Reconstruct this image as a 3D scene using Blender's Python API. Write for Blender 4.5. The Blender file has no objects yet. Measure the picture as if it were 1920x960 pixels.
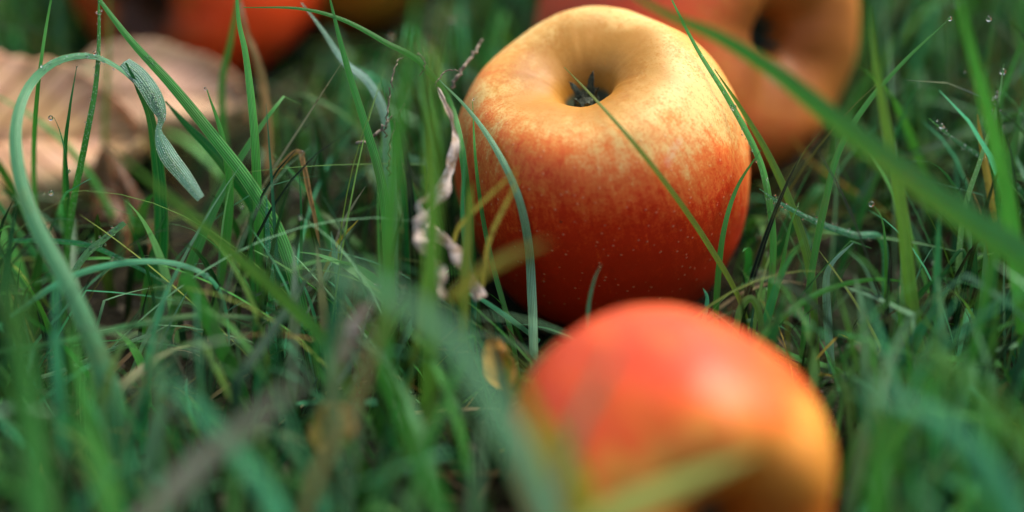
import bpy, math, random
import numpy as np
from mathutils import Vector, Matrix, noise as mnoise

random.seed(7); rng = np.random.default_rng(7)
S = 0.01                      # every length below is in centimetres
sc = bpy.context.scene
COL = sc.collection

# ------------------------------------------------------------------ camera
PITCH = math.radians(29); CH = 26.35; CY = -45.7
FPX = 1920 * 70 / 36
FWD = Vector((0, math.cos(PITCH), -math.sin(PITCH)))
UP = Vector((0, math.sin(PITCH), math.cos(PITCH)))
RT = Vector((1, 0, 0)); CAM = Vector((0, CY, CH))
cd = bpy.data.cameras.new('camera'); cam = bpy.data.objects.new('camera', cd); COL.objects.link(cam)
cam.location = CAM * S; cam.rotation_euler = (math.pi / 2 - PITCH, 0, 0)
cd.lens = 70; cd.sensor_width = 36; cd.clip_start = 0.005; cd.clip_end = 500
cd.dof.use_dof = True; cd.dof.focus_distance = 48.4 * S; cd.dof.aperture_fstop = 2.8
cd.dof.aperture_blades = 0
sc.camera = cam

# ------------------------------------------------------------------ world, sun, exposure
SUN_EL, SUN_AZ = math.radians(58), math.radians(48)      # azimuth measured from +Y towards +X
w = bpy.data.worlds.new('World'); sc.world = w; w.use_nodes = True
nt = w.node_tree; bg = nt.nodes['Background']
sky = nt.nodes.new('ShaderNodeTexSky'); sky.sky_type = 'NISHITA'; sky.sun_disc = False
sky.sun_elevation = SUN_EL; sky.sun_rotation = SUN_AZ
sky.dust_density = 4.0; sky.ozone_density = 1.5; sky.air_density = 1.2
nt.links.new(sky.outputs[0], bg.inputs[0]); bg.inputs[1].default_value = 0.085
sd = bpy.data.lights.new('sun', 'SUN'); sun = bpy.data.objects.new('sun', sd); COL.objects.link(sun)
sd.energy = 1.9; sd.angle = math.radians(48); sd.color = (1, 0.93, 0.84)
sdir = Vector((math.sin(SUN_AZ) * math.cos(SUN_EL), math.cos(SUN_AZ) * math.cos(SUN_EL), math.sin(SUN_EL)))
sun.rotation_euler = sdir.to_track_quat('Z', 'Y').to_euler(); sun.location = sdir * 3
vs = sc.view_settings; vs.view_transform = 'Standard'; vs.look = 'None'; vs.gamma = 1; vs.exposure = 1.32
vs.use_curve_mapping = False
sc.cycles.max_bounces = 10; sc.cycles.transmission_bounces = 6; sc.cycles.transparent_max_bounces = 8

# ------------------------------------------------------------------ helpers
def at(px, py, D):
    return CAM + D * (FWD + RT * ((px - 960) / FPX) + UP * ((480 - py) / FPX))
def proj(p):
    d = p - CAM; D = d.dot(FWD)
    return 960 + FPX * d.dot(RT) / D, 480 - FPX * d.dot(UP) / D, D
def ray_plane_y(px, py, y):
    r = FWD + RT * ((px - 960) / FPX) + UP * ((480 - py) / FPX)
    return CAM + r * ((y - CAM.y) / r.y)
def ground_pt(px, py):
    r = FWD + RT * ((px - 960) / FPX) + UP * ((480 - py) / FPX)
    return CAM + r * (CAM.z / -r.z)
def catmull(P, n):
    P = [Vector(p) for p in P]
    Q = [2 * P[0] - P[1]] + P + [2 * P[-1] - P[-2]]
    d = [0.0]
    for a, b in zip(P, P[1:]): d.append(d[-1] + (b - a).length)
    out = []
    for i in range(n):
        s = d[-1] * i / (n - 1); k = 0
        while k < len(P) - 2 and s > d[k + 1]: k += 1
        t = (s - d[k]) / max(1e-9, d[k + 1] - d[k]); t = min(1, max(0, t))
        a, b, c, e = Q[k], Q[k + 1], Q[k + 2], Q[k + 3]
        out.append(0.5 * ((2 * b) + (c - a) * t + (2 * a - 5 * b + 4 * c - e) * t * t + (3 * b - a - 3 * c + e) * t ** 3))
    return out

def link_mesh(name, verts, faces, mat, parent=None, tint=None, uv=None, smooth=True, attrs=None, origin=None):
    me = bpy.data.meshes.new(name)
    V = np.array([tuple(v) for v in verts], dtype=np.float64) * S if not isinstance(verts, np.ndarray) else verts * S
    O = Vector((0, 0, 0))
    if origin is not None:
        O = Vector(origin) * S; V = V - np.array(tuple(O))
    me.from_pydata(V.tolist(), [], faces); me.update()
    if tint is not None:
        a = me.color_attributes.new('tint', 'FLOAT_COLOR', 'POINT')
        c = np.ones((len(V), 4)); c[:, :3] = tint; a.data.foreach_set('color', c.ravel())
    if uv is not None:
        a = me.attributes.new('buv', 'FLOAT_VECTOR', 'POINT')
        c = np.zeros((len(V), 3)); c[:, :np.shape(uv)[1]] = uv; a.data.foreach_set('vector', c.ravel())
    for k, val in (attrs or {}).items():
        a = me.attributes.new(k, 'FLOAT', 'POINT'); a.data.foreach_set('value', np.asarray(val, dtype=np.float32))
    if smooth: me.polygons.foreach_set('use_smooth', [True] * len(me.polygons))
    me.materials.append(mat)
    o = bpy.data.objects.new(name, me); COL.objects.link(o); o.location = O
    if parent: o.parent = parent
    return o
def tag(o, label=None, cat=None, group=None, kind=None):
    if label: o['label'] = label
    if cat: o['category'] = cat
    if group: o['group'] = group
    if kind: o['kind'] = kind
    return o

# ------------------------------------------------------------------ materials
class N:
    def __init__(s, name):
        s.m = bpy.data.materials.new(name); s.m.use_nodes = True; s.t = s.m.node_tree; s.t.nodes.clear()
        s.out = s.t.nodes.new('ShaderNodeOutputMaterial')
    def n(s, typ, ins=None, **kw):
        x = s.t.nodes.new(typ)
        for k, v in kw.items(): setattr(x, k, v)
        for k, v in (ins or {}).items():
            if isinstance(v, bpy.types.NodeSocket): s.t.links.new(v, x.inputs[k])
            else: x.inputs[k].default_value = v
        return x
    def math(s, op, a, b=0.0, c=0.0, clamp=False):
        return s.n('ShaderNodeMath', {0: a, 1: b, 2: c}, operation=op, use_clamp=clamp).outputs[0]
    def mix(s, f, a, b, bt='MIX'):
        x = s.n('ShaderNodeMix', data_type='RGBA', blend_type=bt)
        for i, v in ((0, f), (6, a), (7, b)):
            if isinstance(v, bpy.types.NodeSocket): s.t.links.new(v, x.inputs[i])
            else: x.inputs[i].default_value = v if i == 0 else (*v, 1)
        return x.outputs[2]
    def ramp(s, v, lo, hi):
        return s.n('ShaderNodeMapRange', {0: v, 1: lo, 2: hi}, interpolation_type='SMOOTHSTEP').outputs[0]
    def noise(s, vec, scale, detail=3, rough=0.5, dist=0.0):
        return s.n('ShaderNodeTexNoise', {'Vector': vec, 'Scale': scale, 'Detail': detail, 'Roughness': rough, 'Distortion': dist}).outputs[0]
    def attr(s, name, sock='Vector'):
        return s.n('ShaderNodeAttribute', attribute_name=name).outputs[sock]

def grass_material(name, rough=0.42, transl=0.22, spots=0.0, ribs=1.0, dewy=0.0, spec=0.25, freq=26.0, edge=0.4):
    a = N(name); tint = a.attr('tint', 'Color'); uv = a.attr('buv')
    sep = a.n('ShaderNodeSeparateXYZ', {0: uv}); u, v, wcm = sep.outputs
    pos = a.n('ShaderNodeNewGeometry').outputs['Position']
    mag = a.math('ABSOLUTE', u)
    st = a.math('SINE', a.math('MULTIPLY', u, freq))
    st01 = a.math('MULTIPLY_ADD', st, 0.5, 0.5)
    cv = a.n('ShaderNodeCombineXYZ', {0: a.math('MULTIPLY', u, 5.0), 1: a.math('MULTIPLY', v, 0.9), 2: wcm})
    nz = a.noise(cv.outputs[0], 2.2, 4, 0.6)
    nb = a.noise(pos, 55.0, 3, 0.6)
    k = a.math('MULTIPLY_ADD', st01, 0.30 * ribs, 0.72)
    k = a.math('MULTIPLY', k, a.math('MULTIPLY_ADD', nz, 1.4, 0.33))
    mid = a.ramp(mag, 0.13, 0.03)
    base = a.mix(1.0, tint, a.n('ShaderNodeCombineColor', {0: k, 1: k, 2: k}).outputs[0], 'MULTIPLY')
    base = a.mix(a.math('MULTIPLY', mid, 0.35), base, (0.16, 0.28, 0.10))
    base = a.mix(a.math('MULTIPLY', a.ramp(nb, 0.52, 0.72), 0.35), base, (0.15, 0.19, 0.05))
    if spots:
        sp = a.noise(pos, 420.0, 2, 0.6)
        base = a.mix(a.math('MULTIPLY', a.ramp(sp, 0.56, 0.68), spots), base, (0.10, 0.045, 0.015))
    ed = a.ramp(mag, 0.86, 1.0)
    base = a.mix(a.math('MULTIPLY', ed, edge), base, (0.20, 0.26, 0.08))
    hgt = a.math('ADD', a.math('MULTIPLY', st, 0.5), a.math('MULTIPLY', nz, 1.2))
    if dewy:
        vor = a.n('ShaderNodeTexVoronoi', {'Vector': pos, 'Scale': 1700.0}).outputs['Distance']
        dd = a.ramp(vor, 0.42, 0.1)
        hgt = a.math('ADD', hgt, a.math('MULTIPLY', dd, 3.0))
        base = a.mix(a.math('MULTIPLY', dd, 0.35 * dewy), base, (0.55, 0.66, 0.66))
    bump = a.n('ShaderNodeBump', {'Height': hgt, 'Strength': 0.55, 'Distance': 0.00012})
    bs = a.n('ShaderNodeBsdfPrincipled', {'Base Color': base, 'Roughness': rough, 'Normal': bump.outputs[0], 'IOR': 1.42, 'Specular IOR Level': 0.5 if dewy else spec})
    tr = a.n('ShaderNodeBsdfTranslucent', {'Color': a.mix(1.0, base, (1.15, 1.5, 0.7), 'MULTIPLY'), 'Normal': bump.outputs[0]})
    mx = a.n('ShaderNodeMixShader', {0: transl, 1: bs.outputs[0], 2: tr.outputs[0]})
    a.t.links.new(mx.outputs[0], a.out.inputs[0]); return a.m
M_GRASS = grass_material('grass_blade_green')
M_RIB = grass_material('grass_blade_ribbed', 0.36, 0.22, spec=0.45, ribs=2.0, freq=18.0, edge=0.75)
M_DEWY = grass_material('grass_blade_dewy', 0.3, 0.3, dewy=1.0)
M_DRY = grass_material('dry_grass', 0.6, 0.3, spots=0.75)

def apple_material(name, b0, b1, bdir, bamt, cream, yellow, red, deep, dlo=0.55, dhi=1.0, seed=0.0, russet=1.0, spot=None, scars=(), patch=0.36, rlo=0.36, hollow=(0.40, 0.165, 0.014)):
    a = N(name)
    sv = a.attr('streak'); prof = a.attr('prof', 'Fac')
    tc = a.n('ShaderNodeTexCoord').outputs['Object']
    nrm = a.n('ShaderNodeVectorMath', {0: tc}, operation='NORMALIZE').outputs[0]
    dot = a.n('ShaderNodeVectorMath', {0: nrm, 1: tuple(bdir)}, operation='DOT_PRODUCT').outputs['Value']
    off = a.n('ShaderNodeVectorMath', {0: sv, 1: (seed, seed, seed)}, operation='ADD').outputs[0]
    st_hi = a.noise(a.n('ShaderNodeVectorMath', {0: off, 1: (20, 20, 3.2)}, operation='MULTIPLY').outputs[0], 1.0, 5, 0.72)
    st_mid = a.noise(a.n('ShaderNodeVectorMath', {0: off, 1: (5, 5, 1.6)}, operation='MULTIPLY').outputs[0], 1.0, 4, 0.6)
    low = a.noise(tc, 45.0, 2, 0.5)
    fine = a.noise(tc, 1500.0, 3, 0.7)
    med = a.noise(tc, 420.0, 3, 0.6)
    f = a.math('ADD', prof, a.math('MULTIPLY', dot, bamt))
    f = a.math('ADD', f, a.math('MULTIPLY_ADD', st_hi, 0.42, -0.21))
    f = a.math('ADD', f, a.math('MULTIPLY_ADD', st_mid, 0.24, -0.12))
    f = a.math('ADD', f, a.math('MULTIPLY_ADD', low, patch, -0.5 * patch))
    grain = a.math('ADD', a.math('MULTIPLY_ADD', fine, 0.40, -0.20), a.math('MULTIPLY_ADD', med, 0.34, -0.17))
    fg = a.math('ADD', f, grain)
    m = a.n('ShaderNodeMapRange', {0: fg, 1: b0, 2: b1}).outputs[0]
    skin = a.mix(a.ramp(a.math('ADD', low, a.math('MULTIPLY', grain, 1.2)), 0.38, 0.62), cream, yellow)
    skin = a.mix(a.ramp(m, 0.0, 0.55), skin, tuple(0.52 * y + 0.48 * r * 1.25 for y, r in zip(yellow, red)))
    skin = a.mix(a.ramp(m, 0.3, 0.95), skin, red)
    skin = a.mix(a.ramp(m, dlo + 0.15, dhi + 0.5), skin, deep)
    skin = a.mix(a.math('MULTIPLY', a.ramp(a.math('ADD', a.math('MULTIPLY', fine, .7), a.math('MULTIPLY', st_hi, .3)), 0.50, 0.64), a.math('MULTIPLY', a.ramp(m, .6, .15), 0.5)), skin, tuple(.72 * y * q for y, q in zip(yellow, (1.05, .62, .5))))
    # russeting and a green floor in the eye of the apple
    ru = a.math('MULTIPLY', a.ramp(prof, 0.26, 0.11), a.ramp(a.math('ADD', a.math('ADD', a.math('MULTIPLY', low, .9), a.math('MULTIPLY', st_mid, .25)), a.math('MULTIPLY', med, 0.35)), 0.64, 0.86))
    skin = a.mix(a.math('MULTIPLY', ru, 0.85 * russet), skin, (0.24, 0.09, 0.02))
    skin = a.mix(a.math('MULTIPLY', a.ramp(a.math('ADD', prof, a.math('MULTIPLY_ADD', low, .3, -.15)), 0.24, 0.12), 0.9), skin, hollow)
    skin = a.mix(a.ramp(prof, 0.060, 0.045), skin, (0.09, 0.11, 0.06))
    skin = a.mix(a.ramp(prof, 0.93, 0.985), skin, (0.18, 0.10, 0.03))
    # lenticels
    vor = a.n('ShaderNodeTexVoronoi', {'Vector': tc, 'Scale': 420.0, 'Randomness': 1.0})
    dots = a.math('MULTIPLY', a.ramp(vor.outputs['Distance'], 0.20, 0.05), a.ramp(prof, 0.12, 0.3))
    skin = a.mix(a.math('MULTIPLY', dots, 0.32), skin, (0.80, 0.55, 0.30))
    vor2 = a.n('ShaderNodeTexVoronoi', {'Vector': tc, 'Scale': 130.0, 'Randomness': 1.0})
    dk = a.math('MULTIPLY', a.ramp(vor2.outputs['Distance'], 0.06, 0.035), a.ramp(low, 0.5, 0.56))
    skin = a.mix(a.math('MULTIPLY', dk, 0.8), skin, (0.06, 0.02, 0.01))
    # yellow-brown flecks
    fl = a.ramp(a.noise(tc, 230.0, 4, 0.75), 0.66, 0.74)
    skin = a.mix(a.math('MULTIPLY', fl, 0.3), skin, (0.62, 0.32, 0.10))
    if spot:
        dist = a.n('ShaderNodeVectorMath', {0: tc, 1: tuple(x * S for x in spot)}, operation='DISTANCE').outputs['Value']
        skin = a.mix(a.math('MULTIPLY', a.ramp(dist, 0.0075, 0.001), 0.75), skin, (0.13, 0.05, 0.015))
    for p_ in scars:
        dist = a.n('ShaderNodeVectorMath', {0: a.n('ShaderNodeVectorMath', {0: tc, 1: (S, S, S)}, operation='DIVIDE').outputs[0], 1: tuple(p_)}, operation='DISTANCE').outputs['Value']
        skin = a.mix(a.math('MULTIPLY', a.ramp(a.math('ADD', dist, a.math('MULTIPLY', fine, .2)), 0.34, 0.16), 0.55), skin, (0.75, 0.42, 0.30))
    h = a.math('ADD', a.math('MULTIPLY', a.noise(tc, 900.0, 3, 0.6), 0.6), a.math('MULTIPLY', a.noise(tc, 190.0, 3, 0.5), 1.2))
    h = a.math('ADD', h, a.math('MULTIPLY', dots, 0.7))
    bump = a.n('ShaderNodeBump', {'Height': h, 'Strength': 0.35, 'Distance': 0.0003})
    rg = a.math('MULTIPLY_ADD', a.noise(tc, 300.0, 3, 0.6), 0.3, rlo)
    bs = a.n('ShaderNodeBsdfPrincipled', {'Base Color': skin, 'Roughness': rg, 'Normal': bump.outputs[0], 'IOR': 1.42,
             'Subsurface Weight': 0.18, 'Subsurface Scale': 0.0025, 'Specular IOR Level': 0.36, 'Coat Weight': 0.03, 'Coat Roughness': 0.25})
    bs.inputs['Subsurface Radius'].default_value = (1.0, 0.45, 0.2)
    a.t.links.new(bs.outputs[0], a.out.inputs[0]); return a.m

def simple_mat(name, c1, c2, scale=200, rough=0.7, bump=0.0004, transl=0.0):
    a = N(name); tc = a.n('ShaderNodeTexCoord').outputs['Object']
    nz = a.noise(tc, scale, 5, 0.65)
    col = a.mix(a.ramp(nz, 0.35, 0.65), c1, c2)
    bp = a.n('ShaderNodeBump', {'Height': nz, 'Strength': 0.8, 'Distance': bump})
    bs = a.n('ShaderNodeBsdfPrincipled', {'Base Color': col, 'Roughness': rough, 'Normal': bp.outputs[0]})
    if transl:
        tr = a.n('ShaderNodeBsdfTranslucent', {'Color': col}); mx = a.n('ShaderNodeMixShader', {0: transl, 1: bs.outputs[0], 2: tr.outputs[0]})
        a.t.links.new(mx.outputs[0], a.out.inputs[0])
    else: a.t.links.new(bs.outputs[0], a.out.inputs[0])
    return a.m
M_SEPAL = simple_mat('sepal_dark_green', (0.012, 0.018, 0.010), (0.06, 0.08, 0.045), 700, 0.8)
M_CALYX = simple_mat('calyx_fuzz', (0.05, 0.06, 0.035), (0.16, 0.17, 0.11), 900, 0.9)
M_TWIG = simple_mat('twig_bark', (0.10, 0.07, 0.045), (0.30, 0.24, 0.17), 600, 0.8)
M_STRAW = simple_mat('pale_straw', (0.42, 0.30, 0.20), (0.72, 0.62, 0.55), 350, 0.75, 0.0006, 0.25)
M_STONE = simple_mat('earth_crumb', (0.02, 0.016, 0.010), (0.09, 0.07, 0.045), 300, 0.9, 0.002)

a = N('water_drop')
gl = a.n('ShaderNodeBsdfPrincipled', {'Base Color': (1, 1, 1, 1), 'Roughness': 0.0, 'IOR': 1.33, 'Transmission Weight': 1.0})
a.t.links.new(gl.outputs[0], a.out.inputs[0]); M_WATER = a.m

# soil
a = N('soil'); pos = a.n('ShaderNodeNewGeometry').outputs['Position']
n1 = a.noise(pos, 45, 6, 0.65); n2 = a.noise(pos, 420, 5, 0.7); n3 = a.noise(pos, 16, 3, 0.5)
c = a.mix(a.ramp(n1, 0.35, 0.65), (0.006, 0.0055, 0.003), (0.024, 0.020, 0.010))
c = a.mix(a.math('MULTIPLY', a.ramp(n2, 0.5, 0.7), 0.7), c, (0.07, 0.06, 0.03))
c = a.mix(a.math('MULTIPLY', a.ramp(n3, 0.5, 0.66), 0.55), c, (0.010, 0.030, 0.008))
bp = a.n('ShaderNodeBump', {'Height': a.math('ADD', n1, a.math('MULTIPLY', n2, 0.6)), 'Strength': 1.0, 'Distance': 0.004})
bs = a.n('ShaderNodeBsdfPrincipled', {'Base Color': c, 'Roughness': 0.85, 'Normal': bp.outputs[0], 'Specular IOR Level': 0.12})
a.t.links.new(bs.outputs[0], a.out.inputs[0]); M_SOIL = a.m

# dead leaf
def leaf_mat(name, pink, tan, olive):
    a = N(name); tc = a.attr('buv'); pos = a.n('ShaderNodeNewGeometry').outputs['Position']
    sep = a.n('ShaderNodeSeparateXYZ', {0: tc}); u, v, _ = sep.outputs
    au = a.math('ABSOLUTE', u)
    vein = a.math('FRACT', a.math('SUBTRACT', a.math('MULTIPLY', v, 9.0), a.math('MULTIPLY', au, 2.6)))
    vd = a.math('ABSOLUTE', a.math('SUBTRACT', vein, 0.5))
    vm = a.ramp(vd, 0.12, 0.02)
    midm = a.ramp(au, 0.04, 0.012)
    n1 = a.noise(pos, 70, 5, 0.6); n2 = a.noise(pos, 700, 4, 0.7)
    c = a.mix(a.ramp(n1, 0.38, 0.62), pink, tan)
    c = a.mix(a.math('MULTIPLY', a.ramp(n2, 0.5, 0.75), 0.4), c, (0.26, 0.14, 0.06))
    side = a.ramp(a.math('ADD', u, a.math('MULTIPLY_ADD', n1, 0.7, -0.35)), -0.35, -0.8)
    c = a.mix(a.math('MULTIPLY', side, 0.75), c, olive)
    c = a.mix(a.math('MULTIPLY', a.ramp(n2, 0.56, 0.66), a.math('MULTIPLY', side, 0.8)), c, (0.09, 0.08, 0.04))
    c = a.mix(a.math('MULTIPLY', vm, 0.85), c, (0.36, 0.09, 0.015))
    c = a.mix(a.math('MULTIPLY', midm, 0.7), c, (0.45, 0.20, 0.07))
    h = a.math('ADD', a.math('MULTIPLY', vm, 1.0), a.math('MULTIPLY', n2, 0.5))
    bp = a.n('ShaderNodeBump', {'Height': h, 'Strength': 0.7, 'Distance': 0.0006})
    bs = a.n('ShaderNodeBsdfPrincipled', {'Base Color': c, 'Roughness': 0.5, 'Normal': bp.outputs[0]})
    tr = a.n('ShaderNodeBsdfTranslucent', {'Color': a.mix(1.0, c, (1.1, 0.7, 0.35), 'MULTIPLY')})
    mx = a.n('ShaderNodeMixShader', {0: 0.2, 1: bs.outputs[0], 2: tr.outputs[0]})
    a.t.links.new(mx.outputs[0], a.out.inputs[0]); return a.m
M_LEAF = leaf_mat('dead_leaf_tan', (0.82, 0.48, 0.30), (0.76, 0.46, 0.20), (0.34, 0.30, 0.14))
M_YLEAF = leaf_mat('yellow_leaf', (0.70, 0.42, 0.05), (0.62, 0.46, 0.08), (0.30, 0.10, 0.01))

M_LEAF2 = leaf_mat('dead_leaf_pink', (0.80, 0.50, 0.33), (0.74, 0.50, 0.26), (0.5, 0.36, 0.18))
M_BLEAF = leaf_mat('brown_leaf', (0.10, 0.045, 0.012), (0.16, 0.08, 0.02), (0.06, 0.03, 0.01))
# ------------------------------------------------------------------ ground (one sheet, fine near the apples, out to the horizon)
def gh(x, y):
    r = math.hypot(x, y)
    k = 1.0 if r < 60 else 60.0 / r
    return (mnoise.noise(Vector((x * .13, y * .13, 0))) * 0.55 + mnoise.noise(Vector((x * .5, y * .5, 3))) * 0.28
            + mnoise.noise(Vector((x * 1.7, y * 1.7, 7))) * 0.12) * k - 0.15
half = [0.0]; st = 0.45
while half[-1] < 20000:
    if half[-1] > 32: st *= 1.14
    half.append(half[-1] + st)
axis_ = [-h for h in half[:0:-1]] + half; n = len(axis_)
gv = [(x + 4, y, gh(x + 4, y)) for y in axis_ for x in axis_]
gf = [(j * n + i, j * n + i + 1, (j + 1) * n + i + 1, (j + 1) * n + i) for j in range(n - 1) for i in range(n - 1)]
tag(link_mesh('ground', gv, gf, M_SOIL), kind='structure')

# ------------------------------------------------------------------ apples
PROFILE = [(0, 2.10), (0.32, 2.10), (0.56, 2.26), (0.76, 2.60), (1.02, 2.95), (1.44, 3.22), (2.02, 3.36), (2.66, 3.16), (3.20, 2.55),
           (3.58, 1.60), (3.75, 0.45), (3.68, -0.75), (3.46, -1.85), (2.98, -2.75), (2.28, -3.36), (1.55, -3.52), (1.0, -3.36), (0.5, -2.85), (0, -2.4)]
def make_apple(center, axis, R, mat, name, label, group=None, spin=0.0, seed=0.0, lobe=0.035, squash=1.0, calyx=True, deep=0.0, hole=1.0, na=192, nprof=130):
    root = bpy.data.objects.new(name, None); COL.objects.link(root)
    root.location = center * S; root.empty_display_size = 0.02
    q = Vector(axis).normalized().to_track_quat('Z', 'Y')
    root.rotation_mode = 'QUATERNION'; root.rotation_quaternion = q
    tag(root, label, 'apple', group)
    k = R / 3.75
    HS = [1, hole, hole, hole, hole, (1 + hole) / 2] + [1] * 20
    pr = catmull([Vector((r * HS[i_], 0, z - deep * max(0, 1 - i_ / 5.0))) for i_, (r, z) in enumerate(PROFILE)], nprof)
    V = []; sk = []; pf = []
    L = 0; arc = [0]
    for p0, p1 in zip(pr, pr[1:]): L += (p1 - p0).length; arc.append(L)
    for i, p in enumerate(pr):
        t = arc[i] / L; r, z = max(0, p.x), p.z * squash
        for j in range(na):
            th = 2 * math.pi * j / na + spin
            wl = math.exp(-((t - 0.16) / 0.13) ** 2); wl2 = math.exp(-((t - 0.4) / 0.3) ** 2)
            c5 = math.cos(5 * th + seed) * 0.6 + math.cos(2 * th + seed * 2.3) * 0.5 + 0.35 * math.cos(3 * th - seed)
            rr = r * (1 + lobe * c5 * (wl * 0.9 + wl2 * 0.35))
            zz = z + lobe * c5 * wl * 1.9
            d = Vector((math.cos(th) * rr, math.sin(th) * rr, zz))
            nn = mnoise.noise(Vector((d.x * .35 + seed * 3, d.y * .35, d.z * .35))) * 0.14 + mnoise.noise(Vector((d.x * 1.3 + seed, d.y * 1.3, d.z * 1.3))) * 0.028
            fade = min(1, r / 0.8)
            wr = mnoise.noise(Vector((math.cos(th) * 7 + seed, math.sin(th) * 7, t * 5))) * 0.014 * math.exp(-((t - 0.12) / 0.07) ** 2)
            d = d * (1 + nn / 3.75 * fade); d.z += wr * fade
            V.append(d * k); sk.append((math.cos(th), math.sin(th), t * 3)); pf.append(t)
    F = [(i * na + j, (i + 1) * na + j, (i + 1) * na + (j + 1) % na, i * na + (j + 1) % na) for i in range(nprof - 1) for j in range(na)]
    o = link_mesh('skin', V, F, mat, root, attrs={'prof': pf})
    a_ = o.data.attributes.new('streak', 'FLOAT_VECTOR', 'POINT'); a_.data.foreach_set('vector', np.array(sk).ravel())
    if calyx:
        rs = random.Random(int(seed * 100) + 3)
        # small bowl of stamens with five dried sepals standing round it
        cv, cf = [], []; m = 20
        for i in range(7):
            f = i / 6
            for j in range(m):
                th = 2 * math.pi * j / m
                rr = (0.30 * math.sin(math.pi * (0.15 + 0.75 * (1 - f)))) * (1 + 0.18 * math.sin(th * 5 + i))
                cv.append(Vector((math.cos(th) * rr * k, math.sin(th) * rr * k, (2.0 - deep + 0.42 * f + 0.03 * math.sin(j * 2.1 + i)) * k * squash)))
        for i in range(6):
            for j in range(m): cf.append((i * m + j, i * m + (j + 1) % m, (i + 1) * m + (j + 1) % m, (i + 1) * m + j))
        cf.append(tuple(range(6 * m, 7 * m)))
        for s_ in range(16):                                   # stamens
            th = rs.uniform(0, 6.28); r0 = rs.uniform(0.03, 0.16); r1 = r0 + rs.uniform(-.05, .12); b = len(cv); h1 = rs.uniform(.25, .5)
            for q_ in range(3):
                g = q_ * 2.09; cv.append(Vector(((math.cos(th) * r0 + .018 * math.cos(g)) * k, (math.sin(th) * r0 + .018 * math.sin(g)) * k, (2.27 - deep) * k * squash)))
            cv.append(Vector((math.cos(th) * r1 * k, math.sin(th) * r1 * k, (2.3 - deep + h1) * k * squash)))
            cf += [(b, b + 1, b + 3), (b + 1, b + 2, b + 3), (b + 2, b, b + 3)]
        cal = link_mesh('calyx', cv, cf, M_CALYX, root)
        for s_ in range(5):
            th = s_ * 1.2566 + 0.5 + rs.uniform(-.2, .2); sv, sf = [], []; cl = rs.uniform(-.25, .55); hh = rs.uniform(.6, .95); tw = rs.uniform(-.5, .5)
            er = Vector((math.cos(th), math.sin(th), 0)); et = Vector((-math.sin(th), math.cos(th), 0))
            for i in range(9):
                f = i / 8; wd = 0.21 * (1 - f) ** 0.8 * (1 + 0.3 * math.sin(f * 9))
                c0 = er * (0.26 - cl * f * 0.4 + 0.24 * f * f) + Vector((0, 0, 2.2 - deep + hh * f - 0.14 * f * f)) + et * tw * f * f * 0.2
                for e, dp in ((-1, 0), (-.5, .035), (0, .05), (.5, .035), (1, 0)):
                    sv.append((c0 + et * e * wd + er * dp) * k)
                for e, dp in ((1, -.03), (0, .01), (-1, -.03)):
                    sv.append((c0 + et * e * wd * .95 + er * dp) * k)
            for i in range(8):
                for j in range(8): sf.append((i * 8 + j, i * 8 + (j + 1) % 8, (i + 1) * 8 + (j + 1) % 8, (i + 1) * 8 + j))
            link_mesh('sepal', sv, sf, M_SEPAL, cal)
    return root
def camdir(r, u, f): return RT * r + UP * u + FWD * f
G_AP = 'apples fallen in the grass'
A_MAIN = at(1130, 325, 51.0); A_FRONT = at(1256, 884, 40.5); A_BACK = at(1300, 60, 57.8); A_LEFT = at(372, -62, 62.9); A_FAR = at(668, -128, 67.0)
CREAM = (0.78, 0.53, 0.18); YEL = (0.70, 0.36, 0.07)
AX1 = Vector((-0.20, -0.25, 1)); AX2 = camdir(0.33, -0.34, -0.88); AX3 = camdir(0.60, -0.12, -0.78); AX4 = camdir(-0.46, -0.42, -0.80); AX5 = camdir(0.3, 0.2, -0.6)
def loc(axis, d):       # a direction in the place, expressed in the apple's own axes
    return tuple(Vector(axis).normalized().to_track_quat('Z', 'Y').inverted() @ Vector(d).normalized())
loc_spot = tuple(Vector(loc(AX2, camdir(-.30, -.03, -.95))) * 3.1)
def on_apple(px, py, c, axis, R_):        # a point of the skin, in the apple's own axes
    r = (at(px, py, 10) - CAM).normalized(); b = (c - CAM).dot(r); p = CAM + r * (b - math.sqrt(max(0.01, R_ * R_ - ((c - CAM).length ** 2 - b * b))))
    return tuple(Vector(axis).normalized().to_track_quat('Z', 'Y').inverted() @ (p - c))
SC1 = [on_apple(x, y, A_MAIN, AX1, 3.9) for x, y in ((1247, 304), (1250, 294), (1255, 284), (1261, 274), (1268, 268))]
M_A1 = apple_material('apple_skin_blushed', 0.09, 0.66, loc(AX1, camdir(-.40, -.90, -.25)), 0.27, CREAM, YEL, (0.68, 0.042, 0.003), (0.40, 0.007, 0.002), 0.5, 0.9, seed=1.3, scars=SC1)
M_A2 = apple_material('apple_skin_orange', 0.04, 0.85, loc(AX2, camdir(-1, .45, 0)), 0.30, (0.84, 0.33, 0.05), (0.72, 0.15, 0.010), (0.72, 0.08, 0.022), (0.58, 0.045, 0.015), seed=4.1, spot=loc_spot, patch=1.7, rlo=0.26, hollow=(0.52, 0.12, 0.008))
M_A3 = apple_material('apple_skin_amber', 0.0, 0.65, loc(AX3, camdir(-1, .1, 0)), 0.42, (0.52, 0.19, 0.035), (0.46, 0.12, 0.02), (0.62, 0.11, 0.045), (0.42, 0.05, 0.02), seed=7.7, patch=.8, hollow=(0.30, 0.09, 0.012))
M_A4 = apple_material('apple_skin_red', -0.10, 0.30, loc(AX4, camdir(1, -.3, 0)), 0.22, (0.85, 0.34, 0.10), (0.82, 0.24, 0.05), (0.86, 0.09, 0.012), (0.78, 0.03, 0.004), seed=9.2, patch=.9, hollow=(0.04, 0.012, 0.006))  # near-black hollow: the cavity's shade is put into the skin colour
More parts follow.
